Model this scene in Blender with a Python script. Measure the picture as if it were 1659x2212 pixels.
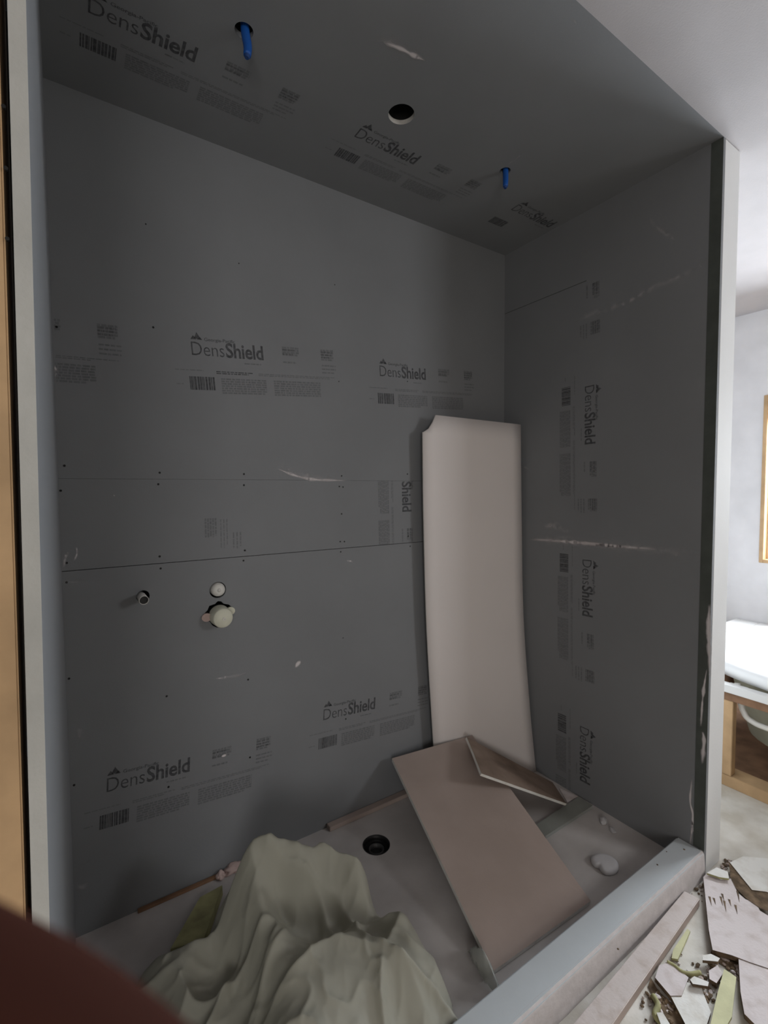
import bpy, bmesh, math, random
import numpy as np
from mathutils import Vector, Matrix, noise
random.seed(7)
sc = bpy.context.scene
for o in list(bpy.data.objects): bpy.data.objects.remove(o)

# ------------------------------------------------------------ camera
F, YAW, PITCH, ROLL = 1023.2, .5838, -.0476, -.0056      # F = focal length in pixels of the 1659 x 2212 frame
CAM = Vector((.0277, -.6952, 1.2979))
fw = Vector((math.sin(YAW)*math.cos(PITCH), math.cos(YAW)*math.cos(PITCH), math.sin(PITCH)))
r0 = fw.cross(Vector((0, 0, 1))).normalized(); u0 = r0.cross(fw)
RT = r0*math.cos(ROLL)+u0*math.sin(ROLL); UP = -r0*math.sin(ROLL)+u0*math.cos(ROLL)
cd = bpy.data.cameras.new('camera'); cam = bpy.data.objects.new('camera', cd); sc.collection.objects.link(cam)
M = Matrix((( RT.x, UP.x, -fw.x, CAM.x), (RT.y, UP.y, -fw.y, CAM.y), (RT.z, UP.z, -fw.z, CAM.z), (0, 0, 0, 1)))
cam.matrix_world = M
cd.sensor_fit = 'HORIZONTAL'; cd.sensor_width = 36; cd.lens = F/1659*36; cd.clip_start = .005; cd.clip_end = 50
cd.dof.use_dof = True; cd.dof.focus_distance = .80; cd.dof.aperture_fstop = 12
sc.camera = cam
def ray(px, py): return fw+RT*((px-829.5)/F)-UP*((py-1106)/F)
def on(ax, val, px, py):
    d = ray(px, py); return CAM+d*((val-CAM[ax])/d[ax])

# ------------------------------------------------------------ light
sc.view_settings.view_transform = 'Standard'; sc.view_settings.look = 'None'
sc.view_settings.gamma = 1; sc.view_settings.use_curve_mapping = False
sc.view_settings.exposure = 0.0
w = bpy.data.worlds.new('sky'); sc.world = w; w.use_nodes = True
bg = w.node_tree.nodes['Background']; bg.inputs[0].default_value = (.75, .85, 1, 1); bg.inputs[1].default_value = .6
def area(name, loc, target, sx, sy, power, col):
    l = bpy.data.lights.new(name, 'AREA'); l.shape = 'RECTANGLE'; l.size = sx; l.size_y = sy; l.energy = power; l.color = col
    o = bpy.data.objects.new(name, l); sc.collection.objects.link(o); o.location = loc
    o.rotation_euler = (Vector(target)-Vector(loc)).to_track_quat('-Z', 'Y').to_euler(); return o
# daylight at the window over the bathtub, and at two unseen windows added behind the camera
area('window_daylight', (3.93, -.08, 1.42), (1.7, -.5, .2), 1.05, 1.05, 125, (.86, .93, 1))
area('added_rear_daylight', (-.80, -2.47, 1.22), (1.0, 0.3, .5), .95, 1.1, 23, (1, .97, .94))  # unseen source, added for the light from behind left

area('added_corner_daylight', (2.95, -2.47, 1.85), (1.2, .5, .2), .6, .7, 24, (.95, .97, 1))  # weak beam from behind right, added to light the pan

# ------------------------------------------------------------ dimensions
W, D, H, HC, ZF, WC = 1.776, .9009, 2.4, .071, -.0163, .0855
XF = 3.66                                               # window wall

# ------------------------------------------------------------ materials
def nodes(name):
    m = bpy.data.materials.new(name); m.use_nodes = True; return m, m.node_tree.nodes, m.node_tree.links, m.node_tree.nodes['Principled BSDF']
def mat(name, col, rough=.8, var=.08, scale=8, bump=.0, bscale=60, metal=0, col2=None, spec=.3, lo=.35, hi=.7):
    m, n, l, b = nodes(name)
    b.inputs['Roughness'].default_value = rough; b.inputs['Metallic'].default_value = metal
    b.inputs['Specular IOR Level'].default_value = spec
    tc = n.new('ShaderNodeTexCoord'); nz = n.new('ShaderNodeTexNoise'); nz.inputs['Scale'].default_value = scale; nz.inputs['Detail'].default_value = 6
    l.new(tc.outputs['Object'], nz.inputs['Vector'])
    rp = n.new('ShaderNodeValToRGB'); rp.color_ramp.elements[0].position = lo; rp.color_ramp.elements[1].position = hi
    c2 = col2 or tuple(c*(1-var*2) for c in col)
    rp.color_ramp.elements[0].color = (*c2, 1); rp.color_ramp.elements[1].color = (*col, 1)
    l.new(nz.outputs['Fac'], rp.inputs['Fac']); l.new(rp.outputs['Color'], b.inputs['Base Color'])
    if bump:
        n2 = n.new('ShaderNodeTexNoise'); n2.inputs['Scale'].default_value = bscale; n2.inputs['Detail'].default_value = 5
        l.new(tc.outputs['Object'], n2.inputs['Vector'])
        bp = n.new('ShaderNodeBump'); bp.inputs['Strength'].default_value = bump; bp.inputs['Distance'].default_value = .002
        l.new(n2.outputs['Fac'], bp.inputs['Height']); l.new(bp.outputs['Normal'], b.inputs['Normal'])
    return m
def smear(name, col, dens=.5, scale=60, n0=.38, n1=.68):                # chalky dust that lets the board show through
    m, n, l, b = nodes(name)
    b.inputs['Base Color'].default_value = (*col, 1); b.inputs['Roughness'].default_value = .95
    tc = n.new('ShaderNodeTexCoord'); nz = n.new('ShaderNodeTexNoise'); nz.inputs['Scale'].default_value = scale; nz.inputs['Detail'].default_value = 8
    l.new(tc.outputs['Object'], nz.inputs['Vector'])
    mr = n.new('ShaderNodeMapRange'); mr.inputs[1].default_value = n0; mr.inputs[2].default_value = n1; mr.inputs[3].default_value = 0; mr.inputs[4].default_value = dens
    at = n.new('ShaderNodeAttribute'); at.attribute_name = 'fade'
    mu = n.new('ShaderNodeMath'); mu.operation = 'MULTIPLY'
    l.new(nz.outputs['Fac'], mr.inputs[0]); l.new(mr.outputs[0], mu.inputs[0]); l.new(at.outputs['Fac'], mu.inputs[1])
    l.new(mu.outputs[0], b.inputs['Alpha']); return m
def ink(name, col, a):
    m, n, l, b = nodes(name); b.inputs['Base Color'].default_value = (*col, 1); b.inputs['Roughness'].default_value = .8
    tc = n.new('ShaderNodeTexCoord'); nz = n.new('ShaderNodeTexNoise'); nz.inputs['Scale'].default_value = 90
    l.new(tc.outputs['Object'], nz.inputs['Vector'])
    mr = n.new('ShaderNodeMapRange'); mr.inputs[1].default_value = .3; mr.inputs[2].default_value = .7; mr.inputs[3].default_value = a*.6; mr.inputs[4].default_value = a
    l.new(nz.outputs['Fac'], mr.inputs[0]); l.new(mr.outputs[0], b.inputs['Alpha']); return m
MT = {
 'board': mat('grey_backer_board', (.218, .224, .232), .75, .04, 3, .15, 400, spec=.3),
 'brownwall': mat('low_bounce_tan_wall', (.28, .21, .14), .9, .08, 5),  # unseen walls, kept dark to cut the bounce light
 'core': mat('gypsum_core', (.62, .60, .56), .95, .1, 60, .4, 200),
 'dark': mat('dark_cavity', (.02, .018, .016), .95, .2, 10),
 'tape': mat('dark_joint_strip', (.085, .095, .085), .8, .1, 20, .2, 120),
 'ink': ink('faded_ink', (.035, .035, .04), .62), 'inkl': ink('faint_ink', (.05, .05, .055), .26),
 'screw': mat('screw_metal', (.02, .02, .02), .5, .1, 50, metal=.3),
 'dust': smear('plaster_dust', (.72, .68, .68), .75, 70), 'dust3': smear('thick_plaster_smear', (.62, .58, .58), .95, 25, .15, .40), 'dust2': smear('faint_plaster_dust', (.6, .56, .57), .28, 50),
 'white': mat('white_paint', (.74, .74, .73), .7, .03, 4, .15, 150),
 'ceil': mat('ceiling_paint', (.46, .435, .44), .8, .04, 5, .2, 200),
 'primed': mat('primer_paint', (.74, .725, .74), .75, .05, 6, .1, 100),
 'coat': mat('grey_primed_edge', (.50, .50, .47), .8, .08, 9, .2, 120),
 'wood': mat('raw_pine', (.60, .40, .22), .75, .14, 9, .2, 60),
 'woodp': mat('pale_pine', (.82, .62, .40), .7, .1, 8, .2, 60),
 'woodb': mat('brown_wood', (.30, .17, .10), .8, .2, 12, .2, 80),
 'pan': mat('dusty_shower_pan', (.62, .585, .565), .75, .1, 5, .2, 90, col2=(.47, .44, .42)),
 'curb': mat('curb_primer', (.60, .64, .66), .7, .04, 6, .15, 90),
 'mud': mat('joint_compound', (.60, .56, .55), .9, .06, 30, .4, 90),
 'floor': mat('dusty_subfloor', (.74, .715, .66), .9, .1, 9, .4, 90, col2=(.54, .50, .43)),
 'panelw': mat('white_panel_face', (.78, .725, .70), .6, .02, 2, spec=.3),
 'kraft': mat('tan_board_paper', (.46, .375, .335), .8, .06, 4, .15, 200, col2=(.39, .315, .275)),
 'kraftd': mat('brown_board_paper', (.33, .25, .20), .85, .12, 9, .15, 200, col2=(.20, .145, .11)),
 'drywall': mat('pinkish_drywall', (.68, .62, .61), .9, .07, 22, .4, 150, col2=(.55, .48, .455), lo=.28, hi=.52),
 'drywallw': mat('white_drywall', (.78, .77, .73), .9, .05, 24, .4, 150, col2=(.66, .63, .57), lo=.3, hi=.55),
 'dirt': mat('brown_dirt', (.23, .16, .10), .95, .3, 40, .8, 120),
 'yellow': mat('yellow_strip', (.66, .65, .40), .8, .08, 20, .2, 90),
 'olive': mat('olive_strip', (.45, .43, .22), .85, .2, 20, .2, 90),
 'plank': mat('dusty_plank', (.64, .575, .545), .9, .08, 24, .5, 120, col2=(.53, .455, .41), lo=.3, hi=.52),
 'tub': mat('tub_acrylic', (.82, .83, .84), .25, .01, 3, spec=.5),
 'tubu': mat('tub_underside', (.36, .35, .27), .8, .12, 8, .3, 60),
 'pipe': mat('white_plastic', (.72, .70, .65), .45, .04, 12, spec=.4),
 'cream': mat('cream_plastic', (.70, .69, .56), .55, .05, 30, .1, 90, spec=.4),
 'pink': mat('pinkish_plaster', (.62, .47, .43), .8, .06, 30),
 'black': mat('black_parts_and_hole_shade', (.012, .012, .012), .5, .1, 20, spec=.5),
 'blue': mat('blue_plastic', (.012, .10, .42), .45, .08, 20, spec=.4),
 'blued': mat('dark_blue_plastic', (.02, .06, .2), .6, .08, 20),
 'greym': mat('grey_drain', (.10, .10, .10), .5, .1, 20, metal=.4),
 'lump': mat('putty', (.60, .585, .59), .9, .05, 20, .2, 60),
 'greenstrip': mat('grey_green_strip', (.30, .31, .28), .6, .08, 10, .1, 60),
}
def sheetmat():
    m, n, l, b = nodes('milky_plastic_film')
    b.inputs['Base Color'].default_value = (.55, .54, .46, 1); b.inputs['Roughness'].default_value = .55
    tr = n.new('ShaderNodeBsdfTranslucent'); tr.inputs[0].default_value = (.62, .61, .51, 1)
    tp = n.new('ShaderNodeBsdfTransparent')
    m1 = n.new('ShaderNodeMixShader'); m1.inputs[0].default_value = .35
    m2 = n.new('ShaderNodeMixShader'); lw = n.new('ShaderNodeLayerWeight'); lw.inputs[0].default_value = .35
    mr = n.new('ShaderNodeMapRange'); mr.inputs[3].default_value = .30; mr.inputs[4].default_value = .0
    o = n['Material Output']
    l.new(b.outputs[0], m1.inputs[1]); l.new(tr.outputs[0], m1.inputs[2])
    l.new(lw.outputs['Facing'], mr.inputs[0]); l.new(mr.outputs[0], m2.inputs[0])
    l.new(m1.outputs[0], m2.inputs[1]); l.new(tp.outputs[0], m2.inputs[2]); l.new(m2.outputs[0], o.inputs[0]); return m
MT['film'] = sheetmat()
def clearmat():
    m, n, l, b = nodes('clear_plastic'); b.inputs['Base Color'].default_value = (.6, .62, .58, 1); b.inputs['Roughness'].default_value = .25; b.inputs['Alpha'].default_value = .45; return m
MT['clear'] = clearmat()
def skinmat():
    m, n, l, b = nodes('shaded_brown_skin'); b.inputs['Base Color'].default_value = (.045, .014, .009, 1); b.inputs['Roughness'].default_value = .9; b.inputs['Specular IOR Level'].default_value = .1  # base colour darkened to hold the shade on the finger beside the phone
    b.inputs['Subsurface Weight'].default_value = .15; b.inputs['Subsurface Radius'].default_value = (.01, .004, .002); b.inputs['Subsurface Scale'].default_value = .3; return m
MT['skin'] = skinmat()

# ------------------------------------------------------------ helpers
def link(name, bm, m, parent=None, smooth=False, origin=None):
    bmesh.ops.recalc_face_normals(bm, faces=bm.faces)
    me = bpy.data.meshes.new(name); 
    if origin is not None: bmesh.ops.translate(bm, vec=-Vector(origin), verts=bm.verts)
    bm.to_mesh(me); bm.free()
    for k in (m if isinstance(m, (list, tuple)) else [m]): me.materials.append(MT[k])
    if smooth: me.polygons.foreach_set('use_smooth', [True]*len(me.polygons))
    o = bpy.data.objects.new(name, me); sc.collection.objects.link(o)
    if origin is not None: o.location = origin
    if parent:
        o.parent = parent; o.matrix_parent_inverse = Matrix.Identity(4)
        if origin is not None: o.location = Vector(origin)-par_loc(parent)
        else: o.location = -par_loc(parent)
    return o
def par_loc(p):
    v = Vector((0, 0, 0))
    while p: v += p.location; p = p.parent
    return v
def tag(o, label=None, cat=None, group=None, kind=None):
    if label: o['label'] = label
    if cat: o['category'] = cat
    if group: o['group'] = group
    if kind: o['kind'] = kind
    return o
def empty(name, loc, label, cat, group=None):
    o = bpy.data.objects.new(name, None); o.empty_display_size = .05; sc.collection.objects.link(o); o.location = loc
    return tag(o, label, cat, group)
def box(bm, a, b, bevel=0, mi=0):
    g = bmesh.ops.create_cube(bm, size=1)['verts']
    for v in g: v.co = Vector([(a[i]+b[i])/2+v.co[i]*(b[i]-a[i]) for i in range(3)])
    fs = list({f for v in g for f in v.link_faces})
    for f in fs: f.material_index = mi
    if bevel:
        es = list({e for v in g for e in v.link_edges}); bmesh.ops.bevel(bm, geom=es, offset=bevel, segments=2, affect='EDGES')
def prism(bm, pts, ext, mi=0, mis=None):                # polygon pts extruded by vector ext
    ext = Vector(ext); n = len(pts)
    a = [bm.verts.new(Vector(p)) for p in pts]; b = [bm.verts.new(Vector(p)+ext) for p in pts]
    f = bm.faces.new(a); f.material_index = mi; f = bm.faces.new(b[::-1]); f.material_index = mi
    for i in range(n):
        f = bm.faces.new((a[i], b[i], b[(i+1) % n], a[(i+1) % n])); f.material_index = mi if mis is None else mis
def frame_of(d):
    d = Vector(d).normalized(); q = d.to_track_quat('Z', 'Y').to_matrix(); return q
def lathe(bm, prof, loc, axis=(0, 0, 1), seg=32, cap=True, mi=0):   # prof: (radius, height) pairs
    q = frame_of(axis); rings = []
    for r_, h_ in prof:
        rings.append([bm.verts.new(Vector(loc)+q@Vector((r_*math.cos(2*math.pi*i/seg), r_*math.sin(2*math.pi*i/seg), h_))) for i in range(seg)])
    for a, b in zip(rings, rings[1:]):
        for i in range(seg):
            f = bm.faces.new((a[i], a[(i+1) % seg], b[(i+1) % seg], b[i])); f.material_index = mi
    if cap:
        for rg in (rings[0], rings[-1]):
            f = bm.faces.new(rg); f.material_index = mi
def tube(bm, pts, rad, seg=14, cap=True):
    pts = [Vector(p) for p in pts]; rad = rad if isinstance(rad, (list, tuple)) else [rad]*len(pts); rings = []
    up = None
    for i, p in enumerate(pts):
        t = (pts[min(i+1, len(pts)-1)]-pts[max(i-1, 0)]).normalized()
        if up is None: up = t.orthogonal().normalized()
        up = (up-t*up.dot(t)).normalized(); s = t.cross(up)
        rings.append([bm.verts.new(p+(up*math.cos(2*math.pi*k/seg)+s*math.sin(2*math.pi*k/seg))*rad[i]) for k in range(seg)])
    for a, b in zip(rings, rings[1:]):
        for i in range(seg): bm.faces.new((a[i], a[(i+1) % seg], b[(i+1) % seg], b[i]))
    if cap: bm.faces.new(rings[0]); bm.faces.new(rings[-1])
def smoothpts(P, n=6):                                   # Catmull-Rom through P
    P = [Vector(p) for p in P]; Q = [P[0]*2-P[1]]+P+[P[-1]*2-P[-2]]; out = []
    for i in range(1, len(Q)-2):
        for k in range(n):
            t = k/n; a, b, c, d = Q[i-1:i+3]
            out.append(.5*((2*b)+(c-a)*t+(2*a-5*b+4*c-d)*t*t+(3*b-a-3*c+d)*t**3))
    out.append(P[-1]); return out
def cut(o, bm):                                          # real holes through o
    me = bpy.data.meshes.new('cutter'); bmesh.ops.recalc_face_normals(bm, faces=bm.faces); bm.to_mesh(me); bm.free()
    c = bpy.data.objects.new('cutter', me); sc.collection.objects.link(c); c.location = o.location
    md = o.modifiers.new('b', 'BOOLEAN'); md.operation = 'DIFFERENCE'; md.solver = 'EXACT'; md.object = c
    bpy.context.view_layer.update()
    dg = bpy.context.evaluated_depsgraph_get(); new = bpy.data.meshes.new_from_object(o.evaluated_get(dg))
    o.modifiers.clear(); o.data = new; bpy.data.objects.remove(c)
def S(name, bm, m, parent=None, **k): 
    o = link(name, bm, m, parent, **k)
    if not parent: o['kind'] = 'structure'
    return o

# ------------------------------------------------------------ room shell
T = .0127
# floor of the bathroom
bm = bmesh.new(); box(bm, (-1.8, -2.5, ZF-.1), (XF+.4, 2.2, ZF)); flo = S('floor', bm, 'floor')
# white ceiling of the bathroom (L shaped around the alcove, so that the alcove ceiling has its own board)
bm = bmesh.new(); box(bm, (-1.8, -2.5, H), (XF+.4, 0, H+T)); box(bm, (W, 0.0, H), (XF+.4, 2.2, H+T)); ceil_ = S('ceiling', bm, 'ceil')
bm = bmesh.new(); box(bm, (-1.8, -2.5, H+.22), (XF+.4, 2.2, H+.3)); S('trim_1', bm, 'dark')     # attic deck above
# window wall with its opening
wy0, wy1, wz0, wz1 = -.62, .487, .822, 1.871
bm = bmesh.new()
for a, b in (((XF, -2.5, ZF), (XF+.16, wy0, H)), ((XF, wy1, ZF), (XF+.16, 2.2, H)), ((XF, wy0, ZF), (XF+.16, wy1, wz0)), ((XF, wy0, wz1), (XF+.16, wy1, H))): box(bm, a, b)
wall_w = S('wall_window', bm, 'primed')
bm = bmesh.new()                                          # rough wooden frame lining the opening
for a, b in (((XF-.006, wy1-.022, wz0), (XF+.15, wy1, wz1)), ((XF-.006, wy0, wz0), (XF+.15, wy0+.022, wz1)), ((XF-.006, wy0+.022, wz1-.022), (XF+.15, wy1-.022, wz1)), ((XF-.006, wy0+.022, wz0), (XF+.15, wy1-.022, wz0+.022))): box(bm, a, b, .002)
win = S('window_1', bm, 'wood')
bm = bmesh.new()
for a, b in (((XF+.05, wy1-.062, wz0+.022), (XF+.13, wy1-.022, wz1-.022)), ((XF+.05, wy0+.022, wz0+.022), (XF+.13, wy0+.062, wz1-.022)), ((XF+.05, wy0+.062, wz1-.06), (XF+.13, wy1-.062, wz1-.022)), ((XF+.05, wy0+.062, wz0+.022), (XF+.13, wy1-.062, wz0+.06))): box(bm, a, b, .002)
S('window_frame', bm, 'woodp', win)
# rear wall (behind the camera) with two window openings added to let light in
RY = -2.35
bm = bmesh.new()
for a, b in (((-1.8, RY-.12, ZF), (-1.30, RY, H)), ((-.28, RY-.12, ZF), (2.62, RY, H)), ((3.28, RY-.12, ZF), (XF+.16, RY, H)), ((-1.30, RY-.12, ZF), (-.28, RY, .62)), ((-1.30, RY-.12, 1.8), (-.28, RY, H)), ((2.62, RY-.12, ZF), (3.28, RY, 1.47)), ((2.62, RY-.12, 2.23), (3.28, RY, H))): box(bm, a, b)
S('wall_rear', bm, 'brownwall')
bm = bmesh.new()
for a, b in (((-1.30, RY-.1, .62), (-1.25, RY-.04, 1.8)), ((-.33, RY-.1, .62), (-.28, RY-.04, 1.8)), ((-1.25, RY-.1, 1.75), (-.33, RY-.04, 1.8)), ((-1.25, RY-.1, .62), (-.33, RY-.04, .67))): box(bm, a, b)
S('added_window_2', bm, 'pipe')  # added window, out of view, around the light from behind left
bm = bmesh.new()
for a, b in (((2.62, RY-.1, 1.47), (2.66, RY-.04, 2.23)), ((3.24, RY-.1, 1.47), (3.28, RY-.04, 2.23)), ((2.66, RY-.1, 2.19), (3.24, RY-.04, 2.23)), ((2.66, RY-.1, 1.47), (3.24, RY-.04, 1.51))): box(bm, a, b)
S('added_window_3', bm, 'pipe')  # added window, out of view, around the beam from behind right
bm = bmesh.new(); box(bm, (-1.8, -2.5, ZF), (-1.7, 0.1, H)); S('wall_entry', bm, 'brownwall')
bm = bmesh.new(); box(bm, (W+.12, 1.9, ZF), (XF+.16, 2.0, H)); S('wall_end', bm, 'white')
# post / partition at the right of the alcove
bm = bmesh.new(); box(bm, (W+T, 0, ZF), (W+.1216, 1.9, H), .002); S('wall_partition', bm, 'white')
# wall left of the alcove
bm = bmesh.new(); box(bm, (-1.7, .012, ZF), (-.115, .1, H)); S('wall_outer', bm, 'wood')

# ---- left alcove wall (seen at a grazing angle), its end finished with primed drywall edge
def quadprism(x_far, xnb, xnt, thick, y0=0, y1=D, z0=ZF, z1=H, mi=0):
    bm = bmesh.new()
    P = [(x_far, y1, z0), (xnb, y0, z0), (xnt, y0, z1), (x_far, y1, z1)]
    prism(bm, P, (-thick, 0, 0)); return bm
bm = quadprism(0, -.0196, .0089, .0172, y0=.002); wall_l = S('wall_left', bm, 'board')
bm = bmesh.new(); prism(bm, [(-.0196, 0, ZF), (-.0196-.0172, 0, ZF), (.0089-.0168, 0, H), (.0089, 0, H)], (0, .002, 0)); S('end_coat', bm, 'coat', wall_l)
bm = bmesh.new(); box(bm, (-.082, .004, ZF), (-.0415, .094, H), .002)
for v in bm.verts:
    if v.co.z > 1.2: v.co.x += .024
stud = S('trim_2', bm, 'wood')
bm = bmesh.new(); box(bm, (-.125, .001, ZF), (-.0825, .094, H), .002)
for v in bm.verts:
    if v.co.z > 1.2: v.co.x += .022
S('trim_3', bm, 'wood')
for (px, py) in ((8, 232), (13, 365), (16, 517)):
    p = on(1, .003, px, py); bm = bmesh.new(); lathe(bm, [(.0022, 0), (.0022, .004)], (p.x, .0045, p.z), (0, -1, 0), 10)
    S('nail', bm, 'screw', stud)

# ---- back wall: dark framing behind, three backer boards with hairline gaps
bm = bmesh.new(); box(bm, (-.1, D+.09, ZF), (W+.1, D+.13, H+.2)); wall_b = S('wall_back', bm, 'dark')
zs1, zs2 = 1.0735, 1.3335
bm = bmesh.new(); box(bm, (-.004, D, 0), (W+T, D+T, zs1-.0012)); lowb = link('backer_board', bm, ['board', 'dark'], wall_b)
bm = bmesh.new(); box(bm, (-.004, D+.0006, zs1+.0008), (W+T, D+T, zs2-.0006)); midb = link('backer_board', bm, 'board', wall_b)
bm = bmesh.new(); box(bm, (-.004, D, zs2), (W+T, D+T, H+T)); topb = link('backer_board', bm, 'board', wall_b)
def cutpoly(cx, cz, pts):
    bm = bmesh.new(); prism(bm, [(cx+a, D-.02, cz+b) for a, b in pts], (0, .05, 0)); return bm
vc = on(1, D, 473, 1328); cc = on(1, D, 470, 1274); sc_ = on(1, D, 306, 1290)
vhole = [(-.055, -.002), (-.047, .010), (-.036, .021), (-.030, .034), (-.012, .038), (-.003, .046), (.008, .044), (.016, .035), (.034, .029), (.047, .014), (.048, -.002), (.036, -.012), (.026, -.030), (.008, -.042), (-.008, -.042), (-.022, -.032), (-.030, -.018), (-.046, -.014)]
cut(lowb, cutpoly(vc.x, vc.z, vhole))
cut(lowb, cutpoly(cc.x+.001, cc.z-.001, [(.0268*math.cos(t/10*math.pi), .0268*math.sin(t/10*math.pi)) for t in range(20)]))
cut(lowb, cutpoly(sc_.x+.004, sc_.z+.002, [(.0185*math.cos(t/10*math.pi), .0185*math.sin(t/10*math.pi)) for t in range(20)]))
# ---- right wall
bm = bmesh.new(); box(bm, (W+.0, 0, 0), (W+T, .472, 2.40)); box(bm, (W, .472, 0), (W+T, D, 2.1265)); box(bm, (W+.0012, .472, 2.1265), (W+T, D, 2.1295), mi=1); box(bm, (W, .472, 2.1295), (W+T, D, H))
wall_r = S('wall_right', bm, ['board', 'tape'])
bm = bmesh.new(); box(bm, (W-.0012, .0, HC), (W, .034, H)); S('corner_strip', bm, 'tape', wall_r)
# ---- alcove ceiling with its three cut-outs
bm = bmesh.new(); box(bm, (-.03, 0.0, H-.0004), (W, D, H+T)); ca = S('ceiling_alcove', bm, 'board')
h1 = on(2, H, 527, 66); h2 = on(2, H, 867, 247); h3 = on(2, H, 1091, 369)
for h, rr in ((h1, .022), (h2, .0385), (h3, .0185)):
    bm = bmesh.new(); lathe(bm, [(rr, -.02), (rr, .04)], h, (0, 0, 1), 40); cut(ca, bm)
me = ca.data; me.materials.append(MT['core'])
for p in me.polygons:
    c = p.center
    if abs(p.normal.z) < .5 and (Vector((c.x, c.y, 0))-Vector((h2.x, h2.y, 0))).length < .045: p.material_index = 1
for h, rr in ((h1, .022), (h3, .0185)):
    bm = bmesh.new(); lathe(bm, [(rr+.001, T), (rr+.001, .05), (.001, .05)], h, (0, 0, 1), 24, cap=False); S('hole_shade_liner', bm, 'black', ca)  # black liner stands in for the shade up inside the tube holes
bm = bmesh.new(); lathe(bm, [(.042, T), (.042, .13), (.001, .13)], h2, (0, 0, 1), 32, cap=False); S('light_can', bm, 'black', ca)
# ---- writing and marks printed on the boards
def text_mesh(body, width, off):
    cu = bpy.data.curves.new('t', 'FONT'); cu.body = body; cu.size = 1; cu.offset = off; cu.space_character = .98; cu.resolution_u = 3
    o = bpy.data.objects.new('t', cu); sc.collection.objects.link(o); bpy.context.view_layer.update()
    me = bpy.data.meshes.new_from_object(o.evaluated_get(bpy.context.evaluated_depsgraph_get())); bpy.data.objects.remove(o)
    xs = [v.co.x for v in me.vertices]; x0, x1 = min(xs), max(xs)
    s = width/(x1-x0); return [((v.co.x-x0)*s, v.co.y*s) for v in me.vertices], [tuple(p.vertices) for p in me.polygons]
DENS = text_mesh('Dens', .102, -.006); SHIELD = text_mesh('Shield', .126, .024); GP = text_mesh('Georgia-Pacific', .098, .012)
def put(bm, tm, o2, sx=1, sy=1, mi=0):
    vs = [bm.verts.new((x*sx+o2[0], y*sy+o2[1], 0)) for x, y in tm[0]]
    for p in tm[1]:
        try: f = bm.faces.new([vs[i] for i in p]); f.material_index = mi
        except ValueError: pass
def rect(bm, x0, y0, x1, y1, mi=0):
    f = bm.faces.new([bm.verts.new(p) for p in ((x0, y0, 0), (x1, y0, 0), (x1, y1, 0), (x0, y1, 0))]); f.material_index = mi
def lines(bm, x0, y0, x1, y1, n, mi=1, seed=0, fill=.6):  # illegible rows of fine print
    rg = random.Random(seed); dy = (y1-y0)/n
    for i in range(n):
        x = x0; e = x1-rg.random()*.25*(x1-x0)*(i == 0)
        while x < e:
            wd = rg.uniform(.006, .02); rect(bm, x, y0+i*dy, min(x+wd, e), y0+i*dy+dy*fill, mi); x += wd+.0028
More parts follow.
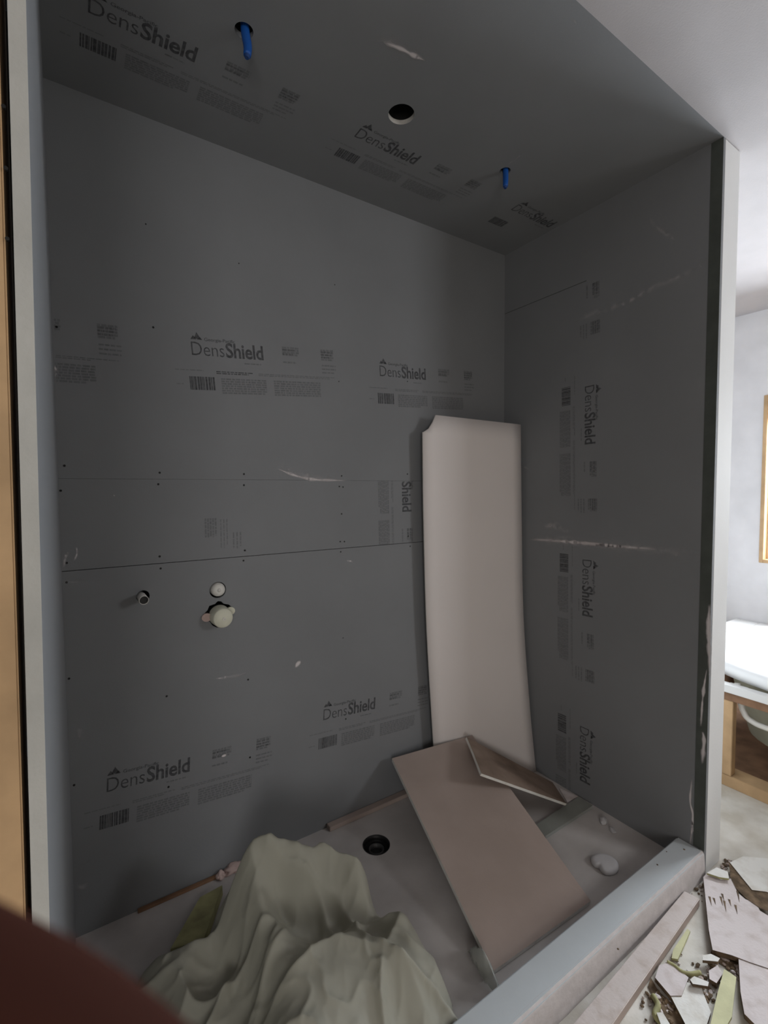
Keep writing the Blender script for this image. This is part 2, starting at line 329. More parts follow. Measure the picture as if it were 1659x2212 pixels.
def stamp(surface, org, du, dv, parts='tgdslbpxyr', seed=0, clip=None):
    """print with baseline start org, reading direction du, letter-up direction dv"""
    bm = bmesh.new()
    if 'q' in parts: lines(bm, 0, -.040, .062, 0, 5, 1, seed, .7); lines(bm, .005, -.075, .10, -.045, 3, 1, seed+2, .3); lines(bm, .05, -.12, .105, -.085, 3, 1, seed+3, .4)
    if 't' in parts:
        for tri in (((0, .049), (.018, .049), (.009, .062)), ((.011, .053), (.034, .049), (.020, .072)), ((.019, .049), (.036, .049), (.030, .058))):
            bm.faces.new([bm.verts.new((*p, 0)) for p in tri])
    if 'g' in parts: put(bm, GP, (.042, .047), 1, .85)
    if 'd' in parts: put(bm, DENS, (.0, 0), 1, 1.18)
    if 's' in parts: put(bm, SHIELD, (.107, 0), 1, 1.18)
    if 'l' in parts: lines(bm, .165, -.019, .225, -.012, 1, 1, seed)
    if 'b' in parts:
        x = -.015; rg = random.Random(seed+3)
        while x < .062:
            wd = rg.uniform(.002, .0075); rect(bm, x, -.108, min(x+wd, .063), -.066, 0); x += wd+rg.uniform(.001, .003)
    if 'r' in parts:
        lines(bm, -.055, -.048, .045, -.043, 1, 1, seed+9); lines(bm, .07, -.055, .19, -.044, 2, 0 if seed == 1 else 1, seed+11); lines(bm, .21, -.055, .50, -.045, 2, 1, seed+12)
        lines(bm, -.055, -.092, -.03, -.086, 1, 1, seed+9)
    if 'p' in parts:
        lines(bm, .083, -.118, .235, -.066, 7, 1, seed+20, .72); lines(bm, .262, -.120, .44, -.066, 7, 1, seed+30, .72)
    if 'x' in parts:
        lines(bm, .303, .020, .365, .052, 4, 1, seed+40, .8); lines(bm, .303, .022, .350, .050, 2, 1, seed+41, .5); lines(bm, .303, -.006, .358, .004, 1, 1, seed+43)
    if 'y' in parts:
        lines(bm, .452, .012, .503, .054, 5, 1, seed+50, .8); lines(bm, .452, .02, .50, .05, 3, 1, seed+51, .6); lines(bm, .452, -.034, .51, .004, 3, 1, seed+52, .4)
    du = Vector(du).normalized(); dv = Vector(dv); dv = (dv-du*dv.dot(du)).normalized(); n = du.cross(dv)
    Mx = Matrix(((du.x, dv.x, n.x, org[0]), (du.y, dv.y, n.y, org[1]), (du.z, dv.z, n.z, org[2]), (0, 0, 0, 1)))
    bmesh.ops.transform(bm, matrix=Mx, verts=bm.verts)
    for co, no in (clip or ()):                           # the sheet was cut here, so the print stops
        bmesh.ops.bisect_plane(bm, geom=bm.verts[:]+bm.edges[:]+bm.faces[:], plane_co=co, plane_no=no, clear_outer=True)
    me = bpy.data.meshes.new('printed_marking'); bm.to_mesh(me); bm.free(); me.materials.append(MT['ink']); me.materials.append(MT['inkl'])
    o = bpy.data.objects.new('printed_marking', me); sc.collection.objects.link(o); o.parent = surface; o.location = -par_loc(surface); return o
yb = D-.0006
a = .062
stamp(topb, (.360, yb, 1.7245), (1, 0, .078), (0, 0, 1), seed=1)
stamp(topb, (1.066, yb, 1.7475), (1, 0, .060), (0, 0, 1), seed=2)
stamp(topb, (-.345, yb, 1.705), (1, 0, .04), (0, 0, 1), 'xyrp', seed=3, clip=(((.004, 0, 0), (-1, 0, 0)),))
MC = (((0, 0, 1.3325), (0, 0, 1)), ((0, 0, 1.075), (0, 0, -1)))
stamp(lowb, (.089, yb, .404), (1, 0, -.060), (0, 0, 1), seed=4)
stamp(lowb, (.800, yb, .424), (1, 0, -.064), (0, 0, 1), seed=5)
stamp(midb, (1.170, yb+.0004, 1.437), (0.02, 0, -1), (1, 0, 0), 'sprxg', seed=6, clip=MC)
pq = on(1, D, 440, 1120); stamp(midb, (pq.x, yb+.0004, pq.z), (0, 0, -1), (-1, 0, 0), 'q', seed=7, clip=MC)
xr = W-.0006
for z0 in (2.41, 1.708, 1.006, .306):
    stamp(wall_r, (xr, .472, z0), (0, -.02, -1), (0, -1, 0), 'xy' if z0 > 2 else ('tgdslbpr' if z0 < .5 else 'tgdslbpxyr'), seed=int(z0*7), clip=(((0, 0, .004), (0, 0, -1)), ((0, 0, 2.398), (0, 0, 1))))
zc = H-.001
for x0 in (.095, .800, 1.512):
    stamp(ca, (x0, .632, zc), (1, .0, 0), (0, -1, 0), 'tgdslbpxyr' if x0 < 1 else 'tgdslb', seed=int(x0*9), clip=(((W-.003, 0, 0), (1, 0, 0)),))
# ---- screws
for (px, py) in ((122, 706), (331, 707), (139, 1006), (131, 1060), (345, 1021), (342, 1046), (527, 1024), (527, 1048), (738, 1028), (733, 1051), (741, 1052), (738, 1110), (880, 1024), (882, 1158), (735, 1170), (744, 1170), (736, 1192), (886, 1180), (144, 1216), (144, 1258), (345, 1202), (347, 1228), (529, 1189), (526, 1211), (149, 1466), (360, 1504), (536, 1468), (741, 1378), (516, 569), (315, 484), (723, 615), (732, 824), (880, 824), (160, 1696), (364, 1700), (540, 1636), (747, 1553)):
    p = on(1, D, px, py); rr = .0034 if px < 600 else .0030
    if py in (569, 484, 615, 824, 1378): rr = .0022
    b_ = lowb if p.z < zs1 else (midb if p.z < zs2 else topb)
    bm = bmesh.new(); lathe(bm, [(rr, .0), (rr*.9, .0008), (rr*.3, .0005)], (p.x, D, p.z), (0, -1, 0), 10); link('screw_head', bm, 'screw', b_)

# ---- chalky scuffs on the boards
def scuff(surface, ax, val, P, wpx, m='dust', off=.0009, n=10):
    """P: path of points on the plane, in metres on that plane"""
    nrm = {0: Vector((-1, 0, 0)), 1: Vector((0, -1, 0)), 2: Vector((0, 0, -1))}[ax]
    Q = smoothpts([on(ax, val, *p) for p in P], n); Q = [q+nrm*off for q in Q]
    bm = bmesh.new(); lay = bm.verts.layers.float.new('fade'); rows = []
    N = len(Q)
    for i, q in enumerate(Q):
        t = (Q[min(i+1, N-1)]-Q[max(i-1, 0)]).normalized(); s = t.cross(nrm); e = math.sin(math.pi*(i+.02)/(N-1+.04))**.6
        wd = wpx*(.45+.55*e)*(.7+.6*noise.noise(q*40)); row = []
        for k in range(5):
            v = bm.verts.new(q+s*wd*(k-2)/2); v[lay] = (1-abs(k-2)/2)*e*1.6; row.append(v)
        rows.append(row)
    for a_, b_ in zip(rows, rows[1:]):
        for k in range(4): bm.faces.new((a_[k], a_[k+1], b_[k+1], b_[k]))
    return link('plaster_scuff', bm, m, surface)
scuff(topb, 1, D, [(598, 1012), (640, 1028), (680, 1036), (750, 1038)], .009, 'dust3')
scuff(topb, 1, D, [(600, 1004), (650, 1026), (720, 1036)], .022, 'dust2')
scuff(topb, 1, D, [(118, 790), (122, 803), (119, 815)], .007)
scuff(topb, 1, D, [(240, 1064), (246, 1070), (250, 1072)], .004)
scuff(midb, 1, D, [(138, 1225), (142, 1200), (150, 1192)], .010)
scuff(midb, 1, D, [(163, 1175), (166, 1195), (160, 1212)], .008)
scuff(lowb, 1, D, [(142, 1257), (160, 1258), (190, 1250)], .012, 'dust2')
scuff(lowb, 1, D, [(638, 1442), (643, 1434), (650, 1428)], .012, 'dust3')
scuff(lowb, 1, D, [(466, 1466), (478, 1464), (495, 1462)], .008)
scuff(lowb, 1, D, [(480, 1464), (510, 1460), (538, 1452)], .014, 'dust2')
scuff(lowb, 1, D, [(478, 1634), (484, 1632), (489, 1630)], .012, 'dust3')
scuff(lowb, 1, D, [(748, 1211), (756, 1212), (763, 1212)], .007)
scuff(lowb, 1, D, [(170, 1870), (185, 1862), (198, 1858)], .006, 'dust2')
scuff(lowb, 1, D, [(165, 1912), (178, 1915), (190, 1905)], .02, 'dust2')
scuff(lowb, 1, D, [(168, 1560), (172, 1590), (180, 1612)], .012, 'dust2')
scuff(wall_r, 0, W, [(1235, 698), (1290, 675), (1350, 655), (1410, 622), (1480, 592), (1545, 552)], .022, 'dust2')
scuff(wall_r, 0, W, [(1145, 1165), (1200, 1168), (1280, 1175), (1345, 1181), (1420, 1186)], .014, 'dust3')
scuff(wall_r, 0, W, [(1150, 1162), (1250, 1172), (1520, 1198)], .04, 'dust2')
scuff(wall_r, 0, W, [(1175, 1140), (1195, 1135), (1230, 1148)], .030, 'dust2')
scuff(wall_r, 0, W, [(1123, 1002), (1132, 1008), (1142, 1014)], .008, 'dust2')
scuff(wall_r, 0, W-.001, [(1527, 1445), (1519, 1500), (1514, 1570)], .007, 'dust3')
scuff(wall_r, 0, W-.001, [(1518, 1580), (1521, 1600), (1517, 1650)], .012, 'dust3')
scuff(wall_r, 0, W, [(1495, 1682), (1491, 1730), (1497, 1765), (1490, 1830)], .008, 'dust3')
scuff(wall_r, 0, W-.001, [(1533, 1305), (1531, 1360), (1534, 1465)], .012, 'dust3')
scuff(wall_r, 0, W, [(1494, 1770), (1500, 1800), (1503, 1832)], .006, 'dust3')
scuff(wall_r, 0, W, [(1400, 470), (1430, 500), (1460, 520)], .012, 'dust2')
scuff(ca, 2, H-.001, [(828, 90), (865, 104), (900, 122), (918, 130)], .012, 'dust3')
scuff(ca, 2, H-.001, [(810, 80), (860, 100), (920, 132)], .03, 'dust2')
scuff(ca, 2, H-.001, [(1098, 355), (1112, 344), (1128, 332)], .010, 'dust2')
scuff(ca, 2, H-.001, [(1234, 36), (1240, 44), (1246, 52)], .006, 'dust2')

# ------------------------------------------------------------ shower floor and curb
bm = bmesh.new(); box(bm, (-.02, WC, -.05), (W+.0, D, 0.0))
dr = on(2, 0, 813, 1825)
pan = tag(link('shower_pan', bm, ['pan', 'mud']), 'dusty pale shower pan with a round black drain under the grey walls', 'shower pan')
bm = bmesh.new(); lathe(bm, [(.050, -.045), (.050, .02)], (dr.x, dr.y, 0), (0, 0, 1), 40); cut(pan, bm)
bm = bmesh.new(); lathe(bm, [(.052, -.05), (.052, .02)], (dr.x, dr.y, 0), (0, 0, 1), 40); cut(flo, bm)
bm = bmesh.new(); lathe(bm, [(.0502, .0015), (.048, .0015), (.046, -.012), (.046, -.034), (.0, -.034)], (dr.x, dr.y, 0), (0, 0, 1), 40, cap=False); drain = link('drain', bm, 'black', pan, smooth=True)
drain['label'] = 'black round drain'
bm = bmesh.new(); lathe(bm, [(.028, -.034), (.028, -.014), (.024, -.014), (.024, -.033)], (dr.x, dr.y, 0), (0, 0, 1), 32, cap=False); link('drain_collar', bm, 'greym', drain, smooth=True)
bm = bmesh.new(); box(bm, (-.03, 0, -.02), (W, WC, HC), .006)
curb = tag(link('shower_curb', bm, 'curb'), 'low grey primed curb running across the front of the shower opening', 'curb')
# joint compound down the outer face, thicker and rounded
bm = bmesh.new(); N = 70; rows = []
for i in range(N+1):
    x = -.03+(W+.028)*i/N; row = []
    for k in range(9):
        t = k/8; ang = t*math.pi/2
        w_ = .012+.004*noise.noise(Vector((x*6, 0, 3)))+.002*noise.noise(Vector((x*30, 1, 3)))
        if k < 6: s_ = k/5; y = -.0015+(w_)*(1-s_)**2; z = HC+.0006-.0005*(1-s_)-.016*s_**1.5
        else: s_ = (k-5)/3; y = -.0015-.006*s_+.001*noise.noise(Vector((x*20, k, 0))); z = HC-.0155-(HC-.0155+.0158)*s_
        row.append(bm.verts.new((x, y, z)))
    rows.append(row)
for a_, b_ in zip(rows, rows[1:]):
    for k in range(8): bm.faces.new((a_[k], a_[k+1], b_[k+1], b_[k]))
link('joint_compound', bm, 'mud', curb, smooth=True)['label'] = 'pale joint compound on the outer face'
for (px, py, r_) in ((1420, 1868, .003), (1440, 1840, .002), (1478, 1835, .0035), (1335, 2050, .003)):
    p = on(2, HC, px, py); bm = bmesh.new(); lathe(bm, [(r_, 0), (r_*.6, .0015)], (p.x, p.y, HC), (0, 0, 1), 9); link('grit', bm, 'dirt', curb)

# ------------------------------------------------------------ plumbing stubs
e = empty('shower_valve', (vc.x, D, vc.z), 'cream plaster guard over the shower valve in a ragged hole below the round plug', 'shower valve')
ax = Vector((0, -1, 0))
bm = bmesh.new(); lathe(bm, [(.034, -.004), (.033, .016), (.0315, .042), (.0290, .047), (.0, .0475)], (vc.x+.002, D, vc.z-.002), ax, 40, cap=False); link('guard_cap', bm, 'cream', e, smooth=True)
bm = bmesh.new(); lathe(bm, [(.005, .047), (.005, .0495), (.0022, .0495), (.0022, .047)], (vc.x+.004, D, vc.z-.004), ax, 16, cap=False); link('centre_boss', bm, 'pipe', e)
for sx, mm in ((-1, 'pink'), (1, 'cream')):
    bm = bmesh.new(); pts = []
    cx = vc.x+sx*(.040 if sx < 0 else .036); cz = vc.z+(-.002 if sx < 0 else .008)
    for k in range(24):
        t = 2*math.pi*k/24; pts.append((cx+.0155*math.cos(t), D-.006, cz+.0135*math.sin(t)))
    prism(bm, pts, (0, .008, 0)); ear = link('mounting_ear', bm, mm, e)
    bm = bmesh.new(); lathe(bm, [(.003, 0), (.003, .001)], (cx, D-.004, cz), ax, 12); link('ear_screw', bm, 'greym' if sx < 0 else 'cream', ear)
bm = bmesh.new(); lathe(bm, [(.03, -.075), (.03, -.004)], (vc.x, D, vc.z), ax, 24); link('valve_body', bm, 'black', e)
e = empty('round_plug', (cc.x, D, cc.z), 'small domed white plug in the round hole above the shower valve', 'plug')
bm = bmesh.new(); lathe(bm, [(.0225, -.03), (.0225, .002), (.021, .009), (.016, .014), (.008, .0165), (.0045, .0165), (.0045, .0185), (0, .0185)], (cc.x+.001, D, cc.z+.001), ax, 32, cap=False); link('plug_dome', bm, 'pipe', e, smooth=True)
e = empty('pipe_stub', (sc_.x, D, sc_.z), 'short open white pipe stub poking from the back wall, left of the valve', 'pipe')
bm = bmesh.new(); lathe(bm, [(.0115, -.06), (.0125, .0), (.0130, .056), (.0118, .056), (.0118, .010)], (sc_.x, D, sc_.z+.001), ax, 28, cap=False); link('pipe_wall', bm, 'pipe', e, smooth=True)
bm = bmesh.new(); lathe(bm, [(.0117, .050), (0, .050)], (sc_.x, D, sc_.z+.001), ax, 28, cap=False); link('bore_shade', bm, 'black', e)  # black disc stands in for the shade inside the open pipe
for h, L, lab, rr, tilt in ((h1, .056, 'blue plastic tube hanging from the ceiling hole nearer the left wall', .0105, .006), (h3, .054, 'smaller looking blue plastic tube hanging from the ceiling near the right wall', .0095, .0)):
    e = empty('capped_blue_tube', (h.x, h.y, H), lab, 'pipe', 'blue tubes in the alcove ceiling')
    bm = bmesh.new(); tube(bm, smoothpts([(h.x+.002, h.y, H+.04), (h.x+.003, h.y, H), (h.x+.002+tilt, h.y-.001, H-L*.6), (h.x+tilt, h.y-.002, H-L)], 4), [rr]*4+[rr]*4+[rr*.98, rr*.95, rr*.93, rr*.9, rr*.85]); link('tube_body', bm, 'blue', e, smooth=True)
    bm = bmesh.new(); tube(bm, [(h.x+tilt, h.y-.002, H-L), (h.x+tilt-.001, h.y-.002, H-L-.006)], [rr*.7, rr*.5]); link('tube_tip', bm, 'blued', e)

# ------------------------------------------------------------ boards standing and lying in the shower
def warpgrid(name, L, R, m, thick, label, cat, nu=10, edge=None):
    """curved panel between a left and a right edge path"""
    bm = bmesh.new(); L = smoothpts(L, 5); R = smoothpts(R, 5); n = len(L)
    rows = [[L[i].lerp(R[i], k/nu) for k in range(nu+1)] for i in range(n)]
    nr = (L[-1]-L[0]).cross(R[0]-L[0]).normalized()
    if nr.dot(CAM-L[0]) > 0: nr = -nr                   # back side is away from the room
    A = [[bm.verts.new(p) for p in r_] for r_ in rows]; B = [[bm.verts.new(p+nr*thick) for p in r_] for r_ in rows]
    for i in range(n-1):
        for k in range(nu):
            bm.faces.new((A[i][k], A[i][k+1], A[i+1][k+1], A[i+1][k])); bm.faces.new((B[i][k], B[i+1][k], B[i+1][k+1], B[i][k+1]))
        bm.faces.new((A[i][0], A[i+1][0], B[i+1][0], B[i][0])).material_index = 1
        bm.faces.new((A[i][nu], B[i][nu], B[i+1][nu], A[i+1][nu])).material_index = 1
    for k in range(nu):
        bm.faces.new((A[0][k], B[0][k], B[0][k+1], A[0][k+1])).material_index = 1
        bm.faces.new((A[-1][k], A[-1][k+1], B[-1][k+1], B[-1][k])).material_index = 1
    return bm
Lp = [on(1, 0.844, 913, 948), on(1, 0.848, 915, 1100), on(1, 0.850, 921, 1330), on(1, 0.852, 930, 1500), on(1, 0.854, 938, 1625)]
Rp = [on(0, 1.752, 1125, 917), on(0, 1.758, 1127, 1110), on(0, 1.762, 1131, 1330), on(0, 1.765, 1145, 1530), on(0, 1.768, 1158, 1664)]
Lp[-1].z = .004; Rp[-1].z = .003; Lp[-1].x += .012
Lp[0].z = Rp[0].z+.016
bm = warpgrid('p', Lp, Rp, 'panelw', .005, '', '')
whp = tag(link('tall_panel', bm, ['panelw', 'drywallw'], smooth=False), 'tall narrow white panel with a chipped top corner, leaning in the shower corner', 'panel')
for p in whp.data.polygons: p.use_smooth = p.material_index == 0
q0 = on(1, 0.844, 913, 948); c1 = on(1, .862, 880, 880); c2 = on(1, .862, 938, 890); c3 = on(1, .862, 929, 913); c4 = on(1, .862, 921, 927); c5 = on(1, .862, 911, 934); c6 = on(1, .862, 880, 940)
bm = bmesh.new(); prism(bm, [v+Vector((-.02, -.1, 0)) for v in (c1, c2, c3, c4, c5, c6)], (.04, .2, 0)); cut(whp, bm)

def slab(name, quad, thick, m, medge, label, cat, bev=0, group=None, sub=0):
    q = [Vector(p) for p in quad]; n = (q[1]-q[0]).cross(q[-1]-q[0]).normalized()
    if n.z > 0: n = -n
    bm = bmesh.new(); prism(bm, q, n*thick, 0, 1)
    return tag(link(name, bm, [m, medge]), label, cat, group)
TL = on(2, .205, 847, 1638); TR = on(2, .215, 1020, 1588); BL = on(2, .018, 1065, 2098); BR = on(2, .018, 1276, 1946)
slab('drywall_offcut', [TL, TR, BR, BL], .016, 'kraft', 'drywallw', 'large tan drywall offcut propped from the curb up to the tall white panel', 'drywall board')
a_ = on(2, .250, 1008, 1592); b_ = on(2, .228, 1040, 1671); c_ = on(2, .040, 1224, 1736); d_ = on(2, .022, 1194, 1690)
bb = on(2, .240, 1022, 1625)
slab('small_drywall_offcut', [a_, bb, b_, c_, d_], .010, 'kraftd', 'drywallw', 'small brown drywall piece sloping off the corner of the large tan offcut', 'drywall board')
# thin grey-green strip lying from under the offcut to the right wall
s0 = on(2, .012, 1152, 1785); s1 = on(2, .012, 1178, 1806); s2 = on(2, .012, 1281, 1740); s3 = on(2, .012, 1248, 1722); s2.x = s3.x = min(W-.004, s2.x)
slab('flat_strip', [s0, s1, s2, s3], .012, 'greenstrip', 'clear', 'grey-green flat strip lying on the pan between tan offcut and right wall', 'strip')
# small pale wedge against the right wall
slab('pale_wedge', [on(2, .01, 1208, 1702), on(2, .01, 1226, 1733), on(2, .01, 1248, 1720)], .008, 'drywall', 'drywall', 'small pale wedge lying behind the flat strip at the right wall', 'drywall scrap')
def lump(name, px, py, z, sx, sy, sz, m, label, cat, rot=0, seed=1, group=None, amp=.25, kid=0):
    p = on(2, z, px, py); bm = bmesh.new(); bmesh.ops.create_icosphere(bm, subdivisions=4, radius=1)
    for v in bm.verts:
        k = 1+amp*noise.noise(v.co*1.4+Vector((seed*3.1, 0, 0)))+amp*.3*noise.noise(v.co*4+Vector((seed, 2, 0)))
        c = v.co*k; c.x -= 0; 
        if kid: c.y += kid*(c.x*c.x-.4)
        c.z = max(c.z, -.55); v.co = Matrix.Rotation(rot, 3, 'Z')@Vector((c.x*sx, c.y*sy, (c.z+.55)*sz))
    bmesh.ops.translate(bm, vec=(0, 0, 0), verts=bm.verts)
    o = link(name, bm, m, smooth=True); o.location = (p.x, p.y, z); return tag(o, label, cat, group)
def bean(pts, z, h, m, name, label, cat):                # low domed blob with a given outline
    Q = [on(2, z, *p) for p in pts]; Q = smoothpts(Q+[Q[0]], 4)[:-1]; c = sum(Q, Vector())/len(Q); bm = bmesh.new(); rings = []
    for k, (f, zz) in enumerate(((.97, 0), (1.0, .3), (.96, .6), (.86, .85), (.7, .97), (.4, 1.0), (.12, 1.0))):
        rings.append([bm.verts.new((c.x+(q.x-c.x)*f, c.y+(q.y-c.y)*f, z+h*zz)) for q in Q])
    for a_, b_ in zip(rings, rings[1:]):
        for i in range(len(Q)): bm.faces.new((a_[i], a_[(i+1) % len(Q)], b_[(i+1) % len(Q)], b_[i]))
    bm.faces.new(rings[-1]); bm.faces.new(rings[0][::-1]); return tag(link(name, bm, m, smooth=True), label, cat)
bean([(1100+x/4.1475, 1600+y/4.1475) for x, y in ((730, 1062), (790, 1035), (880, 1045), (945, 1080), (978, 1125), (975, 1180), (930, 1210), (868, 1212), (825, 1185), (800, 1150), (765, 1140), (735, 1105))], .001, .018, 'lump', 'putty_lump', 'white kidney-shaped putty lump on the pan beside the curb', 'putty')
lump('plaster_crumb', 1304, 1776, 0.001, .020, .013, .011, 'lump', 'pale plaster crumb at the foot of the right wall', 'plaster', rot=.4, seed=5)
lump('plaster_crumb', 1324, 1796, 0.001, .016, .010, .007, 'lump', 'flatter plaster crumb just nearer the curb at the foot of the right wall', 'plaster', rot=1, seed=8)
# wooden lath at the foot of the back wall
p0 = on(2, .018, 716, 1792); p1 = on(2, .018, 862, 1730)
bm = bmesh.new(); box(bm, (p0.x, D-.030, 0.0005), (p1.x+.12, D-.002, .018), .001); tag(link('wood_lath', bm, 'kraft'), 'brown wood lath lying along the foot of the back wall beyond the drain', 'lath')
bm = bmesh.new(); box(bm, (.16, D-.014, 0.0005), (.62, D-.002, .010), .001); tag(link('thin_lath', bm, 'woodb'), 'thin brown lath at the foot of the back wall, behind the milky film', 'lath')
for i, (px, py, sd, lab) in enumerate(((505, 1880, 11, 'largest pinkish plaster chunk at the back wall left of the film peak'), (478, 1895, 12, 'small pinkish plaster chunk, nearest the left wall'), (530, 1868, 13, 'small pinkish plaster chunk tucked beside the film peak'))):
    lump('plaster_chunk', px, py, .001, (.034, .018, .02)[i], (.020, .014, .015)[i], .014, 'pink', lab, 'plaster', rot=i, seed=sd, amp=.5)
# folded yellowish foam strip
P = [on(2, .03, 440, 1935), on(2, .03, 478, 1912), on(2, .05, 400, 2020), on(2, .05, 366, 2045)]
slab('foam_strip', [on(2, .035, 432, 1938), on(2, .035, 480, 1912), on(2, .05, 440, 2030), on(2, .05, 368, 2050)], .03, 'olive', 'olive', 'dull yellow foam strip half covered by the milky film', 'foam strip')

# ------------------------------------------------------------ milky plastic film
def tps(P, V, lam=1e-4):
    P = np.array(P); V = np.array(V); n = len(P)
    def U(r2): return np.where(r2 > 1e-12, r2*np.log(r2+1e-12), 0)
    K = U(((P[:, None]-P[None])**2).sum(-1))+lam*np.eye(n)
    A = np.zeros((n+3, n+3)); A[:n, :n] = K; A[:n, n] = 1; A[:n, n+1:] = P; A[n, :n] = 1; A[n+1:, :n] = P.T
    s = np.linalg.solve(A, np.concatenate([V, [0, 0, 0]]))
    return lambda X: (U(((X[:, None]-P[None])**2).sum(-1))@s[:n]+s[n]+X@s[n+1:])
CP = []
def cp(px, py, z, back=0):
    p = on(2, z, px, py); CP.append((p.x, p.y, z))
    if back:
        d = ray(px, py); d = Vector((d.x, d.y)).normalized(); CP.append((p.x+d.x*back, p.y+d.y*back, -.03))
# silhouette (with steep far side)
for px, py, z, bk in ((585, 1793, .34, .07), (640, 1806, .31, .07), (700, 1822, .27, .07), (748, 1850, .23, .06), (795, 1905, .17, .06), (808, 1950, .14, .05), (868, 1982, .13, .05), (905, 2015, .12, .05), (935, 2075, .09, .05), (965, 2130, .06, .05), (988, 2200, .04, .04), (548, 1825, .30, .05), (530, 1875, .23, .05), (505, 1925, .16, .05), (470, 1965, .12, .04), (425, 2030, .10, .04), (345, 2050, .09, .05), (300, 2110, .05, .05), (270, 2170, .03, .04)):
    cp(px, py, z, bk)
# ridges and hollows inside
for px, py, z in ((565, 1850, .29), (560, 1920, .25), (572, 2000, .20), (600, 2080, .19), (650, 2050, .215), (720, 2045, .21), (760, 2010, .17), (840, 2000, .15), (850, 2060, .16), (845, 2110, .16), (905, 2140, .12), (640, 1900, .22), (700, 1900, .20), (660, 1990, .13), (740, 1990, .12), (790, 2020, .12), (610, 1960, .16), (520, 2060, .11), (530, 2140, .10), (470, 2000, .12), (450, 2080, .085), (400, 2080, .10), (390, 2150, .085), (330, 2140, .06), (660, 2150, .20), (740, 2130, .19), (700, 2210, .18), (600, 2200, .17), (560, 2180, .10), (480, 2190, .085), (800, 2200, .14), (880, 2200, .10), (940, 2190, .06), (560, 2260, .10), (700, 2300, .14), (850, 2300, .08), (400, 2280, .05)):
    cp(px, py, z)
hf = tps([(x, y) for x, y, z in CP], [z for x, y, z in CP], 2e-4)
bm = bmesh.new(); NX, NY = 230, 200; X0, X1, Y0, Y1 = .03, .90, .095, .80
XX, YY = np.meshgrid(np.linspace(X0, X1, NX), np.linspace(Y0, Y1, NY)); Z = hf(np.stack([XX.ravel(), YY.ravel()], 1)).reshape(NY, NX)
G = {}
for j in range(NY):
    for i in range(NX):
        x, y, z = XX[j, i], YY[j, i], Z[j, i]
        # long soft creases running down from the peak, sharper small crumples
        ang = math.atan2(y-.55, x-.46)+.5*noise.noise(Vector((x*5, y*5, 1))); rr = math.hypot(x-.46, y-.55)
        k_ = min(1, max(0, z)*14)
        fold = 1-abs(math.sin(ang*3.6+2.2*noise.noise(Vector((x*4, y*4, 7)))))
        z += .026*(fold**2.2-.25)*min(1, rr*6)*k_
        q = Vector((x*7, y*7, 2)); n1 = 1-2*abs(noise.noise(q)); n2 = 1-2*abs(noise.noise(q*2.1+Vector((3, 1, 0)))); n3 = 1-2*abs(noise.noise(q*4.7))
        z += (.026*(n1**3-.4)+.007*(n2**3-.4)+.0018*n3**2)*k_
        if z > -.006: G[i, j] = bm.verts.new((x, y, max(z, .0025+.0015*noise.noise(q*2))))
for j in range(NY-1):
    for i in range(NX-1):
        k = [(i, j), (i+1, j), (i+1, j+1), (i, j+1)]
        if all(c in G for c in k): bm.faces.new([G[c] for c in k])
bmesh.ops.delete(bm, geom=[v for v in bm.verts if not v.link_faces], context='VERTS')
bmesh.ops.smooth_vert(bm, verts=bm.verts, factor=.5, use_axis_x=True, use_axis_y=True, use_axis_z=True)
film = tag(link('plastic_film', bm, 'film', smooth=True), 'crumpled milky plastic film heaped on the pan in front of the back wall', 'plastic film')
sd = film.modifiers.new('thickness', 'SOLIDIFY'); sd.thickness = .0006
# small clear bag by the corner of the tan offcut
bm = bmesh.new(); pb = on(2, 0, 1035, 2105); rows = []
for i in range(15):
    t = i/14; row = []
    for k in range(9):
        s = k/8; w_ = .030*math.sin(math.pi*(.12+.8*t))
        row.append(bm.verts.new((pb.x+(s-.5)*2*w_*.6+.02*t+.006*noise.noise(Vector((t*6, s*6, 0))), pb.y-.07+t*.13, .004+.055*math.sin(math.pi*min(1, t*1.05))**.7*(1-(2*s-1)**2*.8)+.010*abs(noise.noise(Vector((t*7, s*7, 4)))))))
    rows.append(row)
for r1, r2 in zip(rows, rows[1:]):
    for k in range(8): bm.faces.new((r1[k], r1[k+1], r2[k+1], r2[k]))
bag = tag(link('clear_plastic_scrap', bm, 'clear', smooth=True), 'small crinkled clear plastic scrap between curb and lower corner of the tan offcut', 'plastic scrap')
bag.modifiers.new('thickness', 'SOLIDIFY').thickness = .0005

# ------------------------------------------------------------ bathtub in its wooden frame
YE = .42
def sup(cx, cy, ax_, ay_, z, n=48, e=3.2):
    out = []
    for i in range(n):
        t = 2*math.pi*i/n; c, s = math.cos(t), math.sin(t)
        out.append(Vector((cx+ax_*math.copysign(abs(c)**(2/e), c), cy+ay_*math.copysign(abs(s)**(2/e), s), z)))
    return out
tcx, tcy = 2.965, YE-.86
bm = bmesh.new(); prof = [(.515, .835, .446, .0), (.556, .868, .445, 0), (.568, .876, .478, 0), (.556, .868, .500, 0), (.53, .85, .504, 0), (.46, .78, .504, 0), (.445, .765, .498, 0), (.43, .74, .44, 0), (.38, .66, .15, 0), (.30, .55, .09, 0), (.02, .02, .085, 0)]
rings = [[bm.verts.new(p) for p in sup(tcx, tcy, a, b, z)] for a, b, z, _ in prof]
for r1, r2 in zip(rings, rings[1:]):
    for i in range(48): bm.faces.new((r1[i], r1[(i+1) % 48], r2[(i+1) % 48], r2[i]))
bm.faces.new(rings[-1])
tub = tag(link('bathtub', bm, 'tub', smooth=True), 'glossy white drop-in bathtub under the window beyond the right partition', 'bathtub')
bm = bmesh.new(); prof = [(.45, .775, .44), (.44, .76, .40), (.40, .68, .12), (.32, .57, .065), (.02, .02, .06)]
